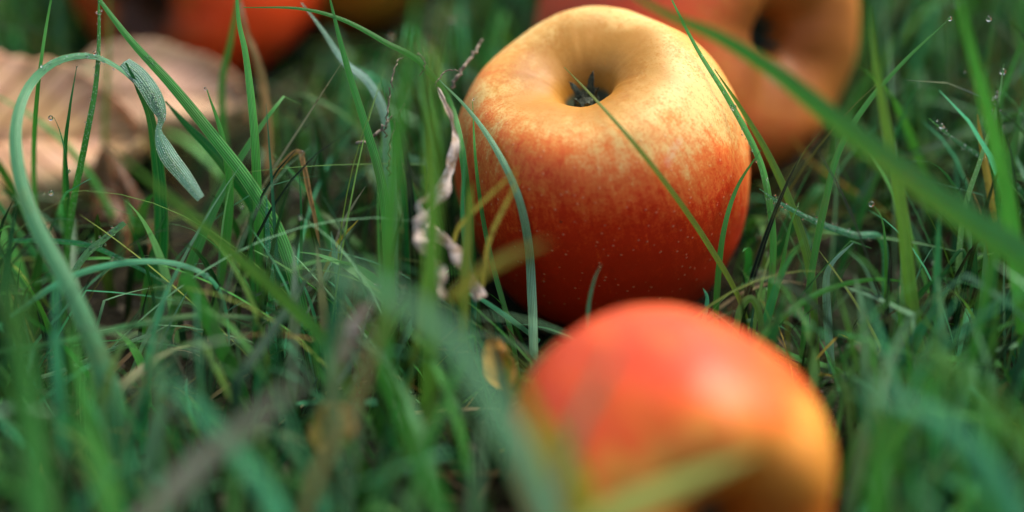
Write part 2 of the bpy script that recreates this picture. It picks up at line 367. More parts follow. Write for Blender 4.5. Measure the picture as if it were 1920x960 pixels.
M_A5 = apple_material('apple_skin_pale_orange', 0.3, 1.0, (-0.6, 0, 0), 0.1, (0.86, 0.40, 0.05), (0.82, 0.32, 0.03), (0.55, 0.10, 0.02), (0.4, 0.03, 0.01), seed=3.2)
make_apple(A_MAIN, AX1, 3.74, M_A1, 'apple', 'sharp yellow and red apple standing upright at the middle with its calyx hollow on top', G_AP, 0.3, 1.3, 0.036, hole=.84)
make_apple(A_FRONT, AX2, 3.22, M_A2, 'apple', 'blurred orange and pink apple nearest the camera at the bottom edge', G_AP, 0.8, 4.1, 0.08, deep=.7, hole=.72)
make_apple(A_BACK, AX3, 4.42, M_A3, 'apple', 'large blurred amber apple right behind the sharp apple with its dark hollow facing out', G_AP, 0.4, 7.7, 0.06, 0.95, deep=.4, hole=.68)
make_apple(A_LEFT, AX4, 3.72, M_A4, 'apple', 'deep red blurred apple behind the brown dead leaf at top left', G_AP, 1.0, 9.2, 0.06, deep=.9, hole=.8)
make_apple(A_FAR, AX5, 3.25, M_A5, 'apple', 'farthest small orange apple, cut by the top edge right of the red one', G_AP, 0.2, 3.2, 0.03)
SPH = [(A_MAIN, 3.75), (A_FRONT, 3.25), (A_BACK, 4.4), (A_LEFT, 3.72), (A_FAR, 3.3)]

# hull radius of an apple seen from its centre, by the angle from its axis: keeps blades from running through the fruit
_pp = [(math.atan2(r, z), math.hypot(r, z)) for r, z in PROFILE[5:16]]
def hull(c):
    a_ = math.acos(max(-1, min(1, c))); return float(np.interp(a_, [q[0] for q in _pp], [q[1] for q in _pp]))
APPLES = [(A_MAIN, AX1.normalized(), 3.74), (A_FRONT, AX2.normalized(), 3.22), (A_BACK, AX3.normalized(), 4.42), (A_LEFT, AX4.normalized(), 3.72), (A_FAR, AX5.normalized(), 3.25)]
def inside(p, m=0.06):
    for c_, ax_, R_ in APPLES:
        d = p - c_
        if d.length < 5 and d.length < hull(d.normalized().dot(ax_)) * R_ / 3.75 * 1.02 + m: return True
    return False
def push_out(path):
    sh = []
    for p in path:
        q = p.copy(); k_ = 0.0; dr = (CAM - p).normalized()
        if any((p - c_).length < 5 for c_, _, _ in APPLES):
            while inside(q, .1) and k_ < 5: k_ += .05; q = p + dr * k_
        sh.append(k_)
    for _ in range(3): sh = [max(sh[i], (sh[max(0, i - 1)] + sh[i] + sh[min(len(sh) - 1, i + 1)]) / 3) for i in range(len(sh))]
    return [p + (CAM - p).normalized() * k_ for p, k_ in zip(path, sh)]
# ------------------------------------------------------------------ grass blade builder
def blade_geo(path, wd, twist=0.0, fold=0.25, tipcut=0.0, cross=7, base=0.75, spin=0.0, crinkle=0.0, seed=0, pinch=0):
    n = len(path); V, UVs = [], []; us = [-1 + 2 * i / (cross - 1) for i in range(cross)]
    L = sum((b - a).length for a, b in zip(path, path[1:])); s = 0
    for i, p in enumerate(path):
        t = i / (n - 1)
        if i: s += (p - path[i - 1]).length
        tg = (path[min(n - 1, i + 1)] - path[max(0, i - 1)]).normalized()
        vw = (CAM - p).normalized()
        side = tg.cross(vw)
        if side.length < 1e-4: side = Vector((1, 0, 0))
        side.normalize(); nor = side.cross(tg).normalized()
        ang = twist + spin * t
        sd_ = side * math.cos(ang) + nor * math.sin(ang); nr = nor * math.cos(ang) - side * math.sin(ang)
        tt = t * (1 - tipcut)
        w_ = wd * 0.5 * (base + (1 - base) * min(1, tt / 0.35)) * max(0.06, (1 - tt ** 2.6)) ** 0.75
        if pinch: w_ *= 1 - .72 * math.exp(-((t - pinch) / .11) ** 2)
        if crinkle: w_ *= 1 + crinkle * mnoise.noise(Vector((t * 14, seed, 0)))
        for u in us:
            off = -fold * abs(u) * w_ * (1 - 0.5 * t) + (mnoise.noise(Vector((t * 9, u * 1.5, seed))) * crinkle * wd * 0.8 if crinkle else 0)
            V.append(p + sd_ * u * w_ + nr * off); UVs.append((u, s, seed % 10))
    F = [(i * cross + j, i * cross + j + 1, (i + 1) * cross + j + 1, (i + 1) * cross + j) for i in range(n - 1) for j in range(cross - 1)]
    return V, F, UVs
GREEN = (0.065, 0.285, 0.050); DGREEN = (0.014, 0.135, 0.030); TEAL = (0.050, 0.29, 0.135); PALE = (0.20, 0.42, 0.22); FROST = (0.20, 0.40, 0.31)
YGREEN = (0.20, 0.27, 0.05); YELLOW = (0.50, 0.36, 0.06); TAN = (0.42, 0.30, 0.17); BROWN = (0.28, 0.16, 0.06); GREY = (0.36, 0.32, 0.25); OLIVE = (0.11, 0.24, 0.045)
HERO = []      # sampled (px,py,D,point) for the drops
def hero(pts, wd, col, label, lean=0.0, D=None, mat=None, name='grass_blade', cat='grass blade', group='grass blades rising round the apples', **kw):
    """pts: from root to tip. Root stands on the soil at that pixel; the blade rises in the upright plane through it, leaning
    away (+) or towards (-) the camera by lean cm at the tip. D=(root depth, tip depth) overrides it."""
    if kw.get('sharp'):
        d0 = (ground_pt(*pts[0]) - CAM).dot(FWD); d1 = kw['sharp'] if kw['sharp'] is not True else 48.5; n_ = len(pts)
        D = [d1 + (d0 - d1) * max(0, 1 - i / (n_ - 1) / 0.45) ** 1.3 for i in range(n_)]
    if D is not None and len(D) == len(pts) and len(D) != 2:
        P = [at(px, py, d) for (px, py), d in zip(pts, D)]; n_ = len(pts)
    elif D is None:
        g = ground_pt(*pts[0]); y0 = g.y; n_ = len(pts)
        cum = [0.0]
        for a_, b_ in zip(pts, pts[1:]): cum.append(cum[-1] + math.hypot(b_[0] - a_[0], b_[1] - a_[1]))
        P = [ray_plane_y(px, py, y0 + lean * (c_ / cum[-1])) for (px, py), c_ in zip(pts, cum)]
    else:
        n_ = len(pts); P = [at(px, py, D[0] + (D[1] - D[0]) * i / (n_ - 1)) for i, (px, py) in enumerate(pts)]
    path = catmull(P, max(14, min(60, 8 * n_)))
    path = push_out(path)
    for p in path: p.z = max(p.z, gh(p.x, p.y) - 0.1)
    for p in path:
        q = proj(p); HERO.append((q[0], q[1], q[2], p))
    sd_ = len(HERO) * 0.37
    V, F, U = blade_geo(path, wd, kw.get('twist', random.uniform(-.5, .5)), kw.get('fold', 0.3), kw.get('cut', 0), 7, kw.get('base', .75), kw.get('spin', 0), kw.get('crinkle', 0), sd_, kw.get('pinch', 0))
    k = random.uniform(.88, 1.12); t0 = np.array(col) * k
    tint = np.tile(t0, (len(V), 1))
    if 'tip' in kw:
        n7 = len(path)
        for i in range(n7):
            ts = kw.get('ts', .78); f = max(0, (i / (n7 - 1) - ts) / (1 - ts) * (1 if ts >= .78 else 3)); f = min(1, f)
            tint[i * 7:(i + 1) * 7] = t0 * (1 - f) + np.array(kw['tip']) * f
    if mat is None: mat = M_RIB if col[1] > col[0] else M_DRY
    o = link_mesh(name, V, F, mat, tint=tint, uv=U, origin=path[0])
    return tag(o, label, cat, group)
DRYN = dict(name='dry_grass_blade', cat='dry grass', group='dry grass blades among the green')

# --- left part of the picture
arch = hero([(262, 1000), (215, 760), (140, 560), (66, 420), (34, 320), (30, 230), (56, 158), (105, 115), (165, 104), (215, 122), (256, 158), (288, 200)], .42, (0.09, 0.28, 0.12), 'wide grey-green blade arching over in front of the brown leaf, its folded end hanging down', D=[44.8, 44.5, 44.6, 45.4, 46.2, 47, 47.8, 48.2, 48.4, 48.5, 48.5, 48.5], spin=.9, twist=-.2, mat=M_RIB, cut=0, base=1.65)
ft = hero([(232, 116), (262, 140), (286, 175), (303, 218), (298, 248), (316, 292), (345, 330), (376, 372)], .54, (0.15, 0.34, 0.22), None, D=[48.6, 48.5, 48.4, 48.4, 48.3, 48.2, 48, 47.6], mat=M_DEWY, cut=.12, twist=.5, spin=-.6, name='folded_tip', cat=None, group=None, pinch=.46)
ft.parent = arch; ft.location = ft.location - arch.location
hero([(285, 640), (300, 420), (285, 240), (258, 165), (236, 118)], .5, DGREEN, 'dark broad blade standing behind the hanging tip of the arched blade', 1.5, twist=.7)
hero([(592, 730), (566, 580), (528, 450), (470, 348), (400, 256), (320, 158), (240, 70), (150, -50)], .36, GREEN, 'long ribbed blade crossing the brown leaf diagonally up to the top left edge', 1.0, twist=.1, mat=M_RIB, sharp=True)
hero([(70, 470), (64, 300), (72, 160), (92, 20), (112, -70)], .16, GREEN, 'thin upright blade at far left rising past the top edge', 0.5, sharp=True)
hero([(120, 600), (132, 420), (160, 270), (180, 160), (186, 60), (184, -60)], .20, GREEN, 'slender dewy upright blade crossing the crest of the arched blade', 1.5, mat=M_DEWY, sharp=True)
hero([(124, 520), (122, 300), (130, 210), (144, 124)], .15, DGREEN, 'short straight pointed blade tipped with a drop under the arch', 0.5, sharp=True)
hero([(127, 560), (128, 400), (124, 300), (112, 245), (101, 220)], .11, DGREEN, 'short thin blade with a curled tip holding a drop, before the brown leaf', 0.4, sharp=True)
hero([(110, 430), (118, 372), (140, 352), (170, 335)], .12, TEAL, 'tiny pointed blade pointing right beside the brown leaf lower edge', 0.2, sharp=True)
hero([(198, 430), (196, 240), (203, 110), (206, -50)], .15, YGREEN, 'thin yellowish upright stem in front of the red apple', 2.0)
hero([(690, 820), (620, 660), (520, 550), (430, 470), (330, 380), (200, 272)], .34, OLIVE, 'soft blurred blade running diagonally below the long ribbed blade', -1.0)
hero([(560, 640), (500, 430), (420, 310), (350, 235), (310, 190)], .46, DGREEN, 'broad dark green blade directly behind the long ribbed blade', 2.0)
hero([(425, 470), (424, 330), (416, 170), (432, 80), (447, -10), (450, -70)], .24, GREEN, 'left of the two crossing blades in front of the red apple', 1.0)
hero([(490, 640), (485, 440), (478, 260), (462, 110), (448, 40), (440, -60)], .26, GREEN, 'right of the two crossing blades, running down the dark gap', 1.0, sharp=True)
hero([(395, 640), (430, 400), (420, 270), (388, 168)], .26, GREEN, 'broad pointed blade with a drop on its tip right of the brown leaf', 1.0)
hero([(505, 330), (500, 220), (486, 130), (462, 60), (440, -30)], .26, BROWN, 'withered tan blade hanging beside the red apple', D=(52, 53), mat=M_DRY, crinkle=.4, tip=GREY, **DRYN)
hero([(900, 640), (862, 260), (800, 130), (720, 78), (640, 36), (560, 16), (456, 14)], .19, GREEN, 'blade bending level to the left across the top, in front of the red apple', 1.0, sharp=True)
hero([(740, 600), (730, 300), (722, 215), (690, 152), (645, 115), (604, 55), (565, 5)], .34, FROST, 'pale blue-grey bent blade left of the tall blurred stem', 2.5, mat=M_DEWY)
hero([(738, 720), (726, 450), (714, 340), (686, 240), (658, 150), (636, 70), (612, -30)], .28, GREEN, 'sharp upright blade leaning left to the top edge beside the pale bent blade', 1.5, mat=M_RIB, twist=.3, sharp=True)
hero([(716, 900), (728, 520), (738, 330), (750, 220), (768, 110), (785, -60)], .38, GREEN, 'tall blurred upright blade rising past the top edge left of the sharp apple', 0.0)
hero([(745, 860), (800, 500), (802, 260), (818, 100), (845, -50)], .17, YGREEN, 'thin yellow-green upright stem between the tall blurred blade and the apple', 0.2)
hero([(800, 900), (806, 560), (812, 320), (800, 85)], .42, OLIVE, 'wide olive blade with a drop at its blunt tip in the tuft beside the apple', -0.5)
hero([(428, 640), (436, 500), (470, 398), (505, 330), (580, 212), (642, 116)], .075, GREY, 'thin straight grey stalk slanting across the dark gap', D=(50.5, 49), mat=M_DRY, tip=GREY, **DRYN)
hero([(468, 470), (505, 350), (535, 302), (560, 284), (570, 312), (580, 362), (594, 430), (604, 540)], .15, BROWN, 'withered brown blade folded sharply with a drop on its bend', D=(49.5, 49), mat=M_DRY, crinkle=.3, **DRYN)
hero([(560, 640), (565, 430), (560, 300)], .09, DGREEN, 'thin straight blade right below the folded brown blade', 0.0, sharp=True)
hero([(608, 510), (640, 425), (665, 380), (685, 350)], .09, GREY, 'short grey-brown dry tip left of the tall blurred blade, upper of two', D=(49.3, 48.8), mat=M_DRY, **DRYN)
hero([(600, 530), (630, 460), (672, 412)], .10, YELLOW, 'short yellowed dry tip left of the tall blurred blade, lower of two', D=(49.3, 48.8), mat=M_DRY, **DRYN)
hero([(120, 540), (160, 480), (200, 445), (234, 418)], .19, PALE, 'short dew-covered blunt blade end at left under the brown leaf', D=(48.8, 48.6), mat=M_DEWY, cut=.3)
hero([(20, 452), (90, 452), (170, 462), (250, 498), (300, 525), (346, 554)], .16, TEAL, 'dewy blade lying level at left and browning at its drooping tip', D=(49.3, 49), mat=M_DEWY, tip=BROWN)
hero([(0, 610), (110, 530), (200, 498), (290, 490), (360, 503), (405, 535), (425, 590), (432, 680)], .17, TEAL, 'teal blade arching low over the dark gap at left', D=(46.5, 48))
hero([(470, 800), (446, 720), (410, 640), (376, 570), (344, 512)], .40, GREEN, 'broad bright blade with a torn blunt tip at the lower left', 0.0, cut=.35, twist=.2)
hero([(-20, 662), (120, 640), (240, 612), (370, 592), (520, 598), (640, 592)], .17, DGREEN, 'long blurred blade lying level across the lower left', D=(45.5, 47))
hero([(60, 712), (130, 690), (210, 655), (290, 622), (322, 606)], .12, PALE, 'narrow pale ribbed blade lying slanted in the lower left', D=(48, 48.8), mat=M_DEWY)
hero([(392, 640), (370, 620), (348, 611), (330, 618), (325, 634), (326, 648)], .10, TAN, 'small curled white-tan dry tip hanging over the dark gap', D=(49.2, 49), mat=M_DRY, **DRYN)
hero([(394, 820), (389, 780), (390, 745), (386, 728), (378, 730), (376, 738)], .055, TAN, 'tiny pale dry stalk with a looped tip at the lower left', D=(49.5, 49.2), mat=M_DRY, **DRYN)
hero([(452, 790), (420, 768), (396, 775), (384, 800), (388, 830)], .06, TAN, 'thin curled dry wisp beside the looped stalk', D=(49.6, 49.6), mat=M_DRY, **DRYN)
hero([(512, 700), (510, 560), (502, 450), (500, 365)], .22, TEAL, 'upright frosted teal blade behind the foot of the long ribbed blade', 0.0, mat=M_DEWY, sharp=True)
hero([(640, 760), (560, 620), (460, 560), (440, 560)], .13, DGREEN, 'narrow bent blade low in the tuft under the grey stalk', 0)
hero([(480, 760), (478, 600), (470, 430), (480, 300)], .13, DGREEN, 'dark upright narrow blade between the two crossing blades and the folded one', 0.3)
hero([(700, 860), (655, 780), (600, 700), (585, 600)], .15, GREEN, 'green blade rising in the lower middle tuft left of centre', 0.0)
hero([(40, 900), (20, 760), (-10, 690)], .2, DGREEN, 'short dark blade leaving the left edge near the bottom', 0)
hero([(130, 560), (60, 470), (-40, 330)], .24, DGREEN, 'dark blade leaning to the left edge beneath the arched blade', 0)
hero([(250, 480), (170, 330), (90, 240), (-30, 165)], .2, GREEN, 'green blade leaning left in front of the brown leaf lower half', 0.6)
# --- round the sharp apple
hero([(1005, 790), (1000, 650), (997, 560), (990, 455), (970, 365), (930, 280), (880, 208), (824, 150)], .25, PALE, 'pale glossy blade curving down before the left side of the sharp apple', 0.5, twist=.25, sharp=True)
hero([(975, 720), (958, 620), (928, 510), (906, 410), (892, 300), (886, 190)], .15, GREEN, 'narrow upright blade with a droplet tip before the left side of the sharp apple', 1.0, sharp=True)
hero([(1418, 680), (1388, 566), (1330, 462), (1262, 362), (1190, 270), (1112, 182), (1058, 126)], .155, YGREEN, 'slender blade slanting across the sharp apple up to its calyx hollow', D=[50.2, 49.0, 48.2, 47.3, 46.9, 47.5, 48.1], twist=.2, base=.5)
hero([(1098, 640), (1104, 570), (1114, 525), (1128, 494)], .085, TEAL, 'tiny blade end between the two large apples', D=(46.2, 46.2), mat=M_DEWY)
hero([(1342, 660), (1344, 560), (1356, 440), (1382, 352), (1426, 282)], .17, GREEN, 'short curved blade before the right edge of the sharp apple', 0.8, sharp=True)
hero([(1428, 680), (1444, 560), (1450, 450), (1438, 350), (1416, 280), (1366, 186), (1304, 86), (1240, -40)], .19, GREEN, 'long blade hugging the right side of the sharp apple up to the top edge', 1.2, twist=-.3, sharp=True)
hero([(1530, 700), (1520, 520), (1488, 400), (1440, 290), (1390, 205), (1340, 130)], .26, OLIVE, 'blurred olive blade running beside the long one right of the sharp apple', 3.5)
hero([(2250, 960), (2080, 600), (1940, 500), (1830, 425), (1700, 332), (1560, 222), (1450, 135), (1350, 72), (1250, 28), (1150, -30)], .70, (0.045, 0.22, 0.045), 'very broad blade sweeping from the top middle down to the right edge', D=(40.5, 43.5), twist=.1, fold=.42, spin=.6)
hero([(1012, 640), (960, 600), (900, 560), (860, 545)], .14, TEAL, 'teal blade lying low at the shaded foot of the sharp apple', D=(48.5, 47))
hero([(880, 700), (888, 560), (868, 420), (872, 260)], .16, TEAL, 'upright teal blade at the left edge of the sharp apple', 0.4)
hero([(850, 470), (862, 425), (920, 365), (986, 305)], .12, (0.40, 0.30, 0.09), 'blurred yellow straw before the left side of the sharp apple, upper one', D=(46.5, 44), mat=M_DRY, **DRYN)
hero([(905, 540), (918, 450), (955, 370), (975, 330)], .12, (0.40, 0.30, 0.09), 'blurred yellow straw before the left side of the sharp apple, steeper one', D=(46.5, 44), mat=M_DRY, **DRYN)
hero([(840, 560), (900, 510), (960, 478), (1030, 452)], .30, (0.30, .24, .05), 'broad blurred yellow blade end before the lower left of the sharp apple', D=(42, 39), mat=M_DRY, **DRYN)
hero([(868, 640), (872, 520), (880, 400), (884, 340)], .26, YGREEN, 'yellow-green blurred blade standing left of the yellow straws', D=(46, 44.5))
# --- right part
hero([(1500, 700), (1520, 520), (1545, 390), (1572, 285), (1625, 195), (1700, 110), (1782, 34)], .19, GREEN, 'blade rising to the upper right with a drop on its tip', 2.0, sharp=True)
hero([(1738, 760), (1708, 560), (1690, 400), (1662, 240), (1642, 120), (1630, 15)], .36, OLIVE, 'blurred pale upright blade crossing the drop-tipped blade', 1.5)
hero([(1940, 800), (1905, 500), (1880, 330), (1850, 200), (1820, 90), (1785, -50)], .46, GREEN, 'broad blurred upright blade near the right edge', 0.5)
hero([(1660, 560), (1655, 452), (1600, 440), (1540, 420), (1470, 385), (1424, 354)], .20, TEAL, 'dew-beaded blade pointing left below the broad sweeping blade', D=(50.5, 48.2), mat=M_DEWY)
hero([(1960, 420), (1890, 330), (1840, 294), (1790, 262), (1742, 222)], .19, DGREEN, 'dark pointed blade with droplets on its tip at upper right', D=(50.5, 49), mat=M_DEWY, tip=GREEN)
hero([(1868, 420), (1852, 330), (1840, 265), (1833, 214)], .22, YELLOW, 'broken yellow-brown blade tip beside the dark pointed blade', D=(50, 49.5), mat=M_DRY, **DRYN)
hero([(1660, 640), (1662, 520), (1656, 420), (1638, 384)], .11, GREEN, 'thin upright blade holding a clear drop right of the sharp apple', 0.2, sharp=True)
hero([(1760, 760), (1757, 600), (1758, 480), (1762, 395)], .26, TEAL, 'upright teal blade under the broad sweeping blade at right', 0.2)
hero([(1800, 860), (1812, 740), (1840, 600), (1868, 440), (1900, 240)], .24, GREEN, 'long blurred green blade rising near the right edge', -1)
hero([(1690, 760), (1668, 690), (1630, 610), (1580, 530), (1536, 470)], .09, YGREEN, 'very thin blade slanting over the bare soil patch', 0.2, sharp=True)
hero([(1380, 740), (1425, 640), (1490, 578), (1560, 540), (1640, 524), (1710, 530)], .19, GREEN, 'soft blade bowing right over the bare soil patch', D=(46, 47.5))
hero([(1690, 430), (1645, 388), (1590, 352), (1525, 306), (1480, 250)], .10, YELLOW, 'thin yellow blade in the shade below the amber apple', D=(53.5, 54), mat=M_DRY, **DRYN)
hero([(1378, 640), (1388, 582), (1408, 560), (1424, 590), (1428, 660), (1430, 700)], .19, OLIVE, 'hooked olive blade bent over right beside the front apple', D=(47.5, 47.5))
hero([(1400, 640), (1500, 690), (1560, 708), (1622, 732)], .16, YELLOW, 'yellow-striped dead blade lying on the soil right of the front apple', D=(49.2, 49.5), mat=M_DRY, **DRYN)
hero([(1390, 610), (1480, 665), (1560, 690), (1640, 730)], .18, GREEN, 'flat green blade lying on the soil beside the yellow-striped one', D=(49, 49.2), mat=M_GRASS)
hero([(1436, 620), (1462, 520), (1480, 430), (1498, 380)], .13, GREEN, 'narrow upright blade rising from the foot of the sharp apple at right', 0.2, sharp=True)
hero([(1370, 610), (1430, 598), (1480, 608), (1512, 650)], .11, PALE, 'thin dewy blade arching on the soil right of the front apple', D=(49.2, 49.4), mat=M_DEWY)
hero([(1560, 700), (1550, 560), (1556, 500), (1600, 455)], .24, FROST, 'pale blue-green bent blade before the bare soil patch', 1.0)
hero([(1720, 640), (1650, 560), (1620, 500), (1590, 470)], .16, FROST, 'second pale bent blade behind the bare soil patch', 1.0)
hero([(1900, 500), (1880, 330), (1868, 220), (1890, 150), (1925, 50)], .26, GREEN, 'green blade curving to the upper right corner with drops on it', 0.8, mat=M_DEWY)
hero([(1790, 640), (1804, 420), (1838, 300), (1870, 200), (1882, 120)], .15, PALE, 'thin bead-covered blade leaning right near the right edge', 0.6, mat=M_DEWY)
hero([(1810, 560), (1800, 470), (1700, 640), (1690, 700)], .10, DGREEN, 'small bent dark blade by the right bare soil', D=(49, 49))
hero([(1320, 600), (1326, 560), (1318, 540)], .12, TEAL, 'tiny teal blade between sharp apple and front apple at right', D=(48, 48))
hero([(1690, 640), (1688, 600), (1688, 570)], .07, GREEN, 'tiny upright sprig with a drop over the bare soil', 0.1)
hero([(1920, 760), (1912, 600), (1908, 480)], .2, PALE, 'pale blade standing at the right edge middle', 0.2)
# --- blurred foreground, nearest the camera
hero([(1120, 1260), (1010, 930), (930, 770), (850, 640), (740, 560), (620, 500), (520, 470)], .55, PALE, 'wide pale out-of-focus blade leaning left across the middle foreground', D=(35, 34.5), twist=.2)
hero([(1030, 1200), (1040, 960), (1078, 810), (1130, 700), (1185, 590)], .27, GREY, 'grey-tan out-of-focus blade leaning over the front apple', D=(36, 34), mat=M_DRY, **DRYN)
hero([(1080, 1150), (1060, 940), (1010, 800), (965, 690)], .55, (0.62, 0.42, 0.06), 'out-of-focus yellow blade along the left side of the front apple', D=(37, 35.5), mat=M_DRY, **DRYN)
hero([(1130, 1150), (1100, 980), (1075, 880), (1040, 780)], .6, (0.50, 0.42, 0.06), 'out-of-focus yellow-green blade at the lower left of the front apple', D=(37, 36))
hero([(960, 1150), (1100, 990), (1250, 915), (1420, 850)], .62, (0.34, 0.38, 0.08), 'out-of-focus yellow-green blade lying across the hollow of the front apple', D=(36.5, 35.5))
hero([(200, 1050), (360, 880), (470, 790), (580, 700)], .50, GREY, 'wide out-of-focus grey straw leaning right at the lower left', D=(37, 36), mat=M_DRY, **DRYN)
hero([(560, 1050), (590, 900), (660, 770), (700, 650), (740, 560)], .30, TAN, 'out-of-focus tan straw below the tall blurred blade', D=(40, 38), mat=M_DRY, **DRYN)
hero([(80, 1300), (70, 900), (40, 650), (0, 430)], .55, GREEN, 'broad out-of-focus blade standing in the lower left corner', D=(37, 35.5))
hero([(240, 1250), (220, 1000), (160, 800), (130, 640)], .5, GREEN, 'out-of-focus green blade second from the lower left corner', D=(38, 36))
hero([(640, 1250), (520, 960), (400, 800), (300, 700)], .45, TEAL, 'out-of-focus blade leaning left at the bottom beside the grey straw', D=(38, 37))
hero([(850, 1300), (840, 1000), (760, 800), (700, 600)], .42, GREEN, 'out-of-focus blade rising at the bottom centre left', D=(40, 38))
hero([(720, 1200), (780, 900), (840, 740), (890, 610)], .34, GREEN, 'out-of-focus blade leaning right toward the sharp apple', D=(43, 42))
hero([(1700, 1250), (1640, 960), (1680, 800), (1760, 690)], .55, GREEN, 'out-of-focus blade at the bottom right of the front apple', D=(38, 36))
hero([(1960, 1250), (1900, 960), (1780, 800), (1600, 720)], .5, TEAL, 'out-of-focus blade arching left in the lower right corner', D=(37, 36))
hero([(1860, 1300), (1880, 1000), (1850, 800), (1780, 640)], .5, GREEN, 'tall out-of-focus blade standing in the lower right corner', D=(38, 36))
hero([(2050, 1200), (1960, 900), (1860, 760), (1700, 640)], .42, OLIVE, 'out-of-focus olive blade reaching in from the right edge', D=(39, 37))

# ------------------------------------------------------------------ dead leaves
def leaf(base_p, tip_p, width, updir, mat, name, label, cup=0.5, wav=0.35, curl=0.0, nu=40, nv=70, blunt=0.7, seed=0.0, cat='leaf', stalk=True):
    ax = tip_p - base_p; L = ax.length; ax.normalize()
    nrm = Vector(updir); nrm = (nrm - ax * nrm.dot(ax)).normalized(); sd_ = ax.cross(nrm).normalized() * -1
    V, U = [], []
    for j in range(nv):
        v = j / (nv - 1)
        hw = width * 0.5 * (math.sin(math.pi * min(1, v ** blunt)) ** 0.62) + 0.01
        hw *= 1 + 0.018 * math.sin(v * 60 + seed) + 0.04 * math.sin(v * 17 + seed)
        for i in range(nu):
            u = -1 + 2 * i / (nu - 1)
            z = cup * u * u * (1 if u > 0 else 0.6) + wav * mnoise.noise(Vector((u * 1.3 + seed, v * 3.2, seed))) - curl * (v - 0.5) ** 2 * 4
            z -= 0.10 * math.exp(-(u / 0.06) ** 2)
            if u < -0.55: z -= (abs(u) - 0.55) ** 2 * 6 * (0.6 + curl)
            V.append(base_p + ax * (v * L) + sd_ * (u * hw) + nrm * z); U.append((u, v, seed))
    F = [(j * nu + i, j * nu + i + 1, (j + 1) * nu + i + 1, (j + 1) * nu + i) for j in range(nv - 1) for i in range(nu - 1)]
    o = link_mesh(name, V, F, mat, uv=U, origin=base_p)
    m = o.modifiers.new('thickness', 'SOLIDIFY'); m.thickness = 0.00035
    return tag(o, label, cat)
leaf(at(-190, 275, 55.5), at(262, 246, 56.0), 5.2, (0.1, -0.8, 1), M_LEAF, 'dead_leaf', 'tan dead leaf with orange veins at the left edge behind the arched blade', cup=0.5, wav=0.35, curl=0.25, seed=2.0)
leaf(at(120, 175, 58.6), at(462, 178, 58.2), 3.3, (0.1, -0.55, 1), M_LEAF2, 'dead_leaf', 'smooth pale pinkish dead leaf lying right under the deep red apple', cup=0.45, wav=0.3, curl=0.35, seed=6.0)
leaf(at(270, 520, 54), at(200, 270, 54.4), 1.6, (0.5, -0.9, 0.4), M_BLEAF, 'dead_leaf', 'small brown and yellow curled leaf in shade below the big dead leaf', cup=-0.4, wav=0.3, seed=5)
leaf(at(950, 725, 45), at(918, 630, 45), 0.85, (0.3, -1, 0.5), M_YLEAF, 'dead_leaf', 'small yellow and brown leaf curled left of the front apple', cup=0.3, wav=0.15, seed=8)
leaf(at(640, 840, 43), at(605, 760, 43), 1.0, (-0.3, -1, 0.9), M_YLEAF, 'dead_leaf', 'small blurred yellow leaf at the bottom left of centre', cup=0.25, wav=0.15, seed=11)

# crinkled straw tuft left of the sharp apple
hero([(900, 560), (838, 455), (800, 425), (812, 380), (838, 330), (850, 262), (838, 205), (822, 165)], .34, (0.58, 0.52, 0.42), 'crinkled whitish straw twisted in the tuft touching the apple left side', D=(46, 47.5), mat=M_STRAW, crinkle=1.2, spin=3.0, name='dry_grass_blade', cat='dry grass', group='dry grass blades among the green')
hero([(830, 560), (800, 470), (782, 430), (790, 385), (815, 345)], .34, (0.56, 0.48, 0.38), 'second crinkled whitish straw, lower and left in the tuft by the apple', D=(45, 45.5), mat=M_STRAW, crinkle=1.2, spin=2.0, name='dry_grass_blade', cat='dry grass', group='dry grass blades among the green')
hero([(640, 680), (672, 600), (700, 560)], .34, (0.6, 0.48, 0.38), 'blurred beige straw piece in the tuft left of centre', D=(42.5, 42), mat=M_STRAW, crinkle=.6, **DRYN)

def tube(pts, r0, r1, mat, name, label, cat, wob=0.0, group=None):
    path = catmull([at(*p) for p in pts], 8 * len(pts)); V, F = [], []; m = 7; n_ = len(path)
    for i, p in enumerate(path):
        tg = (path[min(n_ - 1, i + 1)] - path[max(0, i - 1)]).normalized(); s1 = tg.cross(FWD).normalized(); s2 = tg.cross(s1)
        rr = r0 + (r1 - r0) * i / (n_ - 1); rr *= 1 + 0.3 * mnoise.noise(Vector((i * .9, r0 * 90, 0)))
        pp = p + Vector((mnoise.noise(Vector((i * .5, 0, r0))), mnoise.noise(Vector((i * .5, 5, r0))), mnoise.noise(Vector((i * .5, 9, r0))))) * wob
        for j in range(m): g = 6.2832 * j / m; V.append(pp + (s1 * math.cos(g) + s2 * math.sin(g)) * rr)
    for i in range(n_ - 1):
        for j in range(m): F.append((i * m + j, i * m + (j + 1) % m, (i + 1) * m + (j + 1) % m, (i + 1) * m + j))
    F.append(tuple(range(m))[::-1]); F.append(tuple(range((n_ - 1) * m, n_ * m)))
    return tag(link_mesh(name, V, F, mat, origin=path[0]), label, cat, group)
tube([(846, 165, 49.5), (868, 128, 49.6), (885, 105, 50), (906, 72, 50.4)], .055, .03, M_TWIG, 'twig', 'short dark twig leaning on the upper left of the sharp apple', 'twig', .08)
tube([(815, 160, 48.5), (835, 134, 48.6), (858, 132, 48.6)], .02, .012, M_TWIG, 'rootlet', 'thin pale rootlet reaching right toward the twig', 'root', .04)
tube([(722, 258, 48.8), (728, 200, 48.8), (735, 150, 48.8), (745, 115, 49), (758, 108, 49)], .028, .014, M_TWIG, 'rootlet', 'brown rootlet curling up left of the tall blurred blade', 'root', .10)
tube([(730, 330, 48.8), (732, 270, 48.8), (745, 225, 48.8), (760, 190, 48.8)], .03, .02, M_TWIG, 'rootlet', 'brown rootlet running down behind the tall blurred blade', 'root', .10)
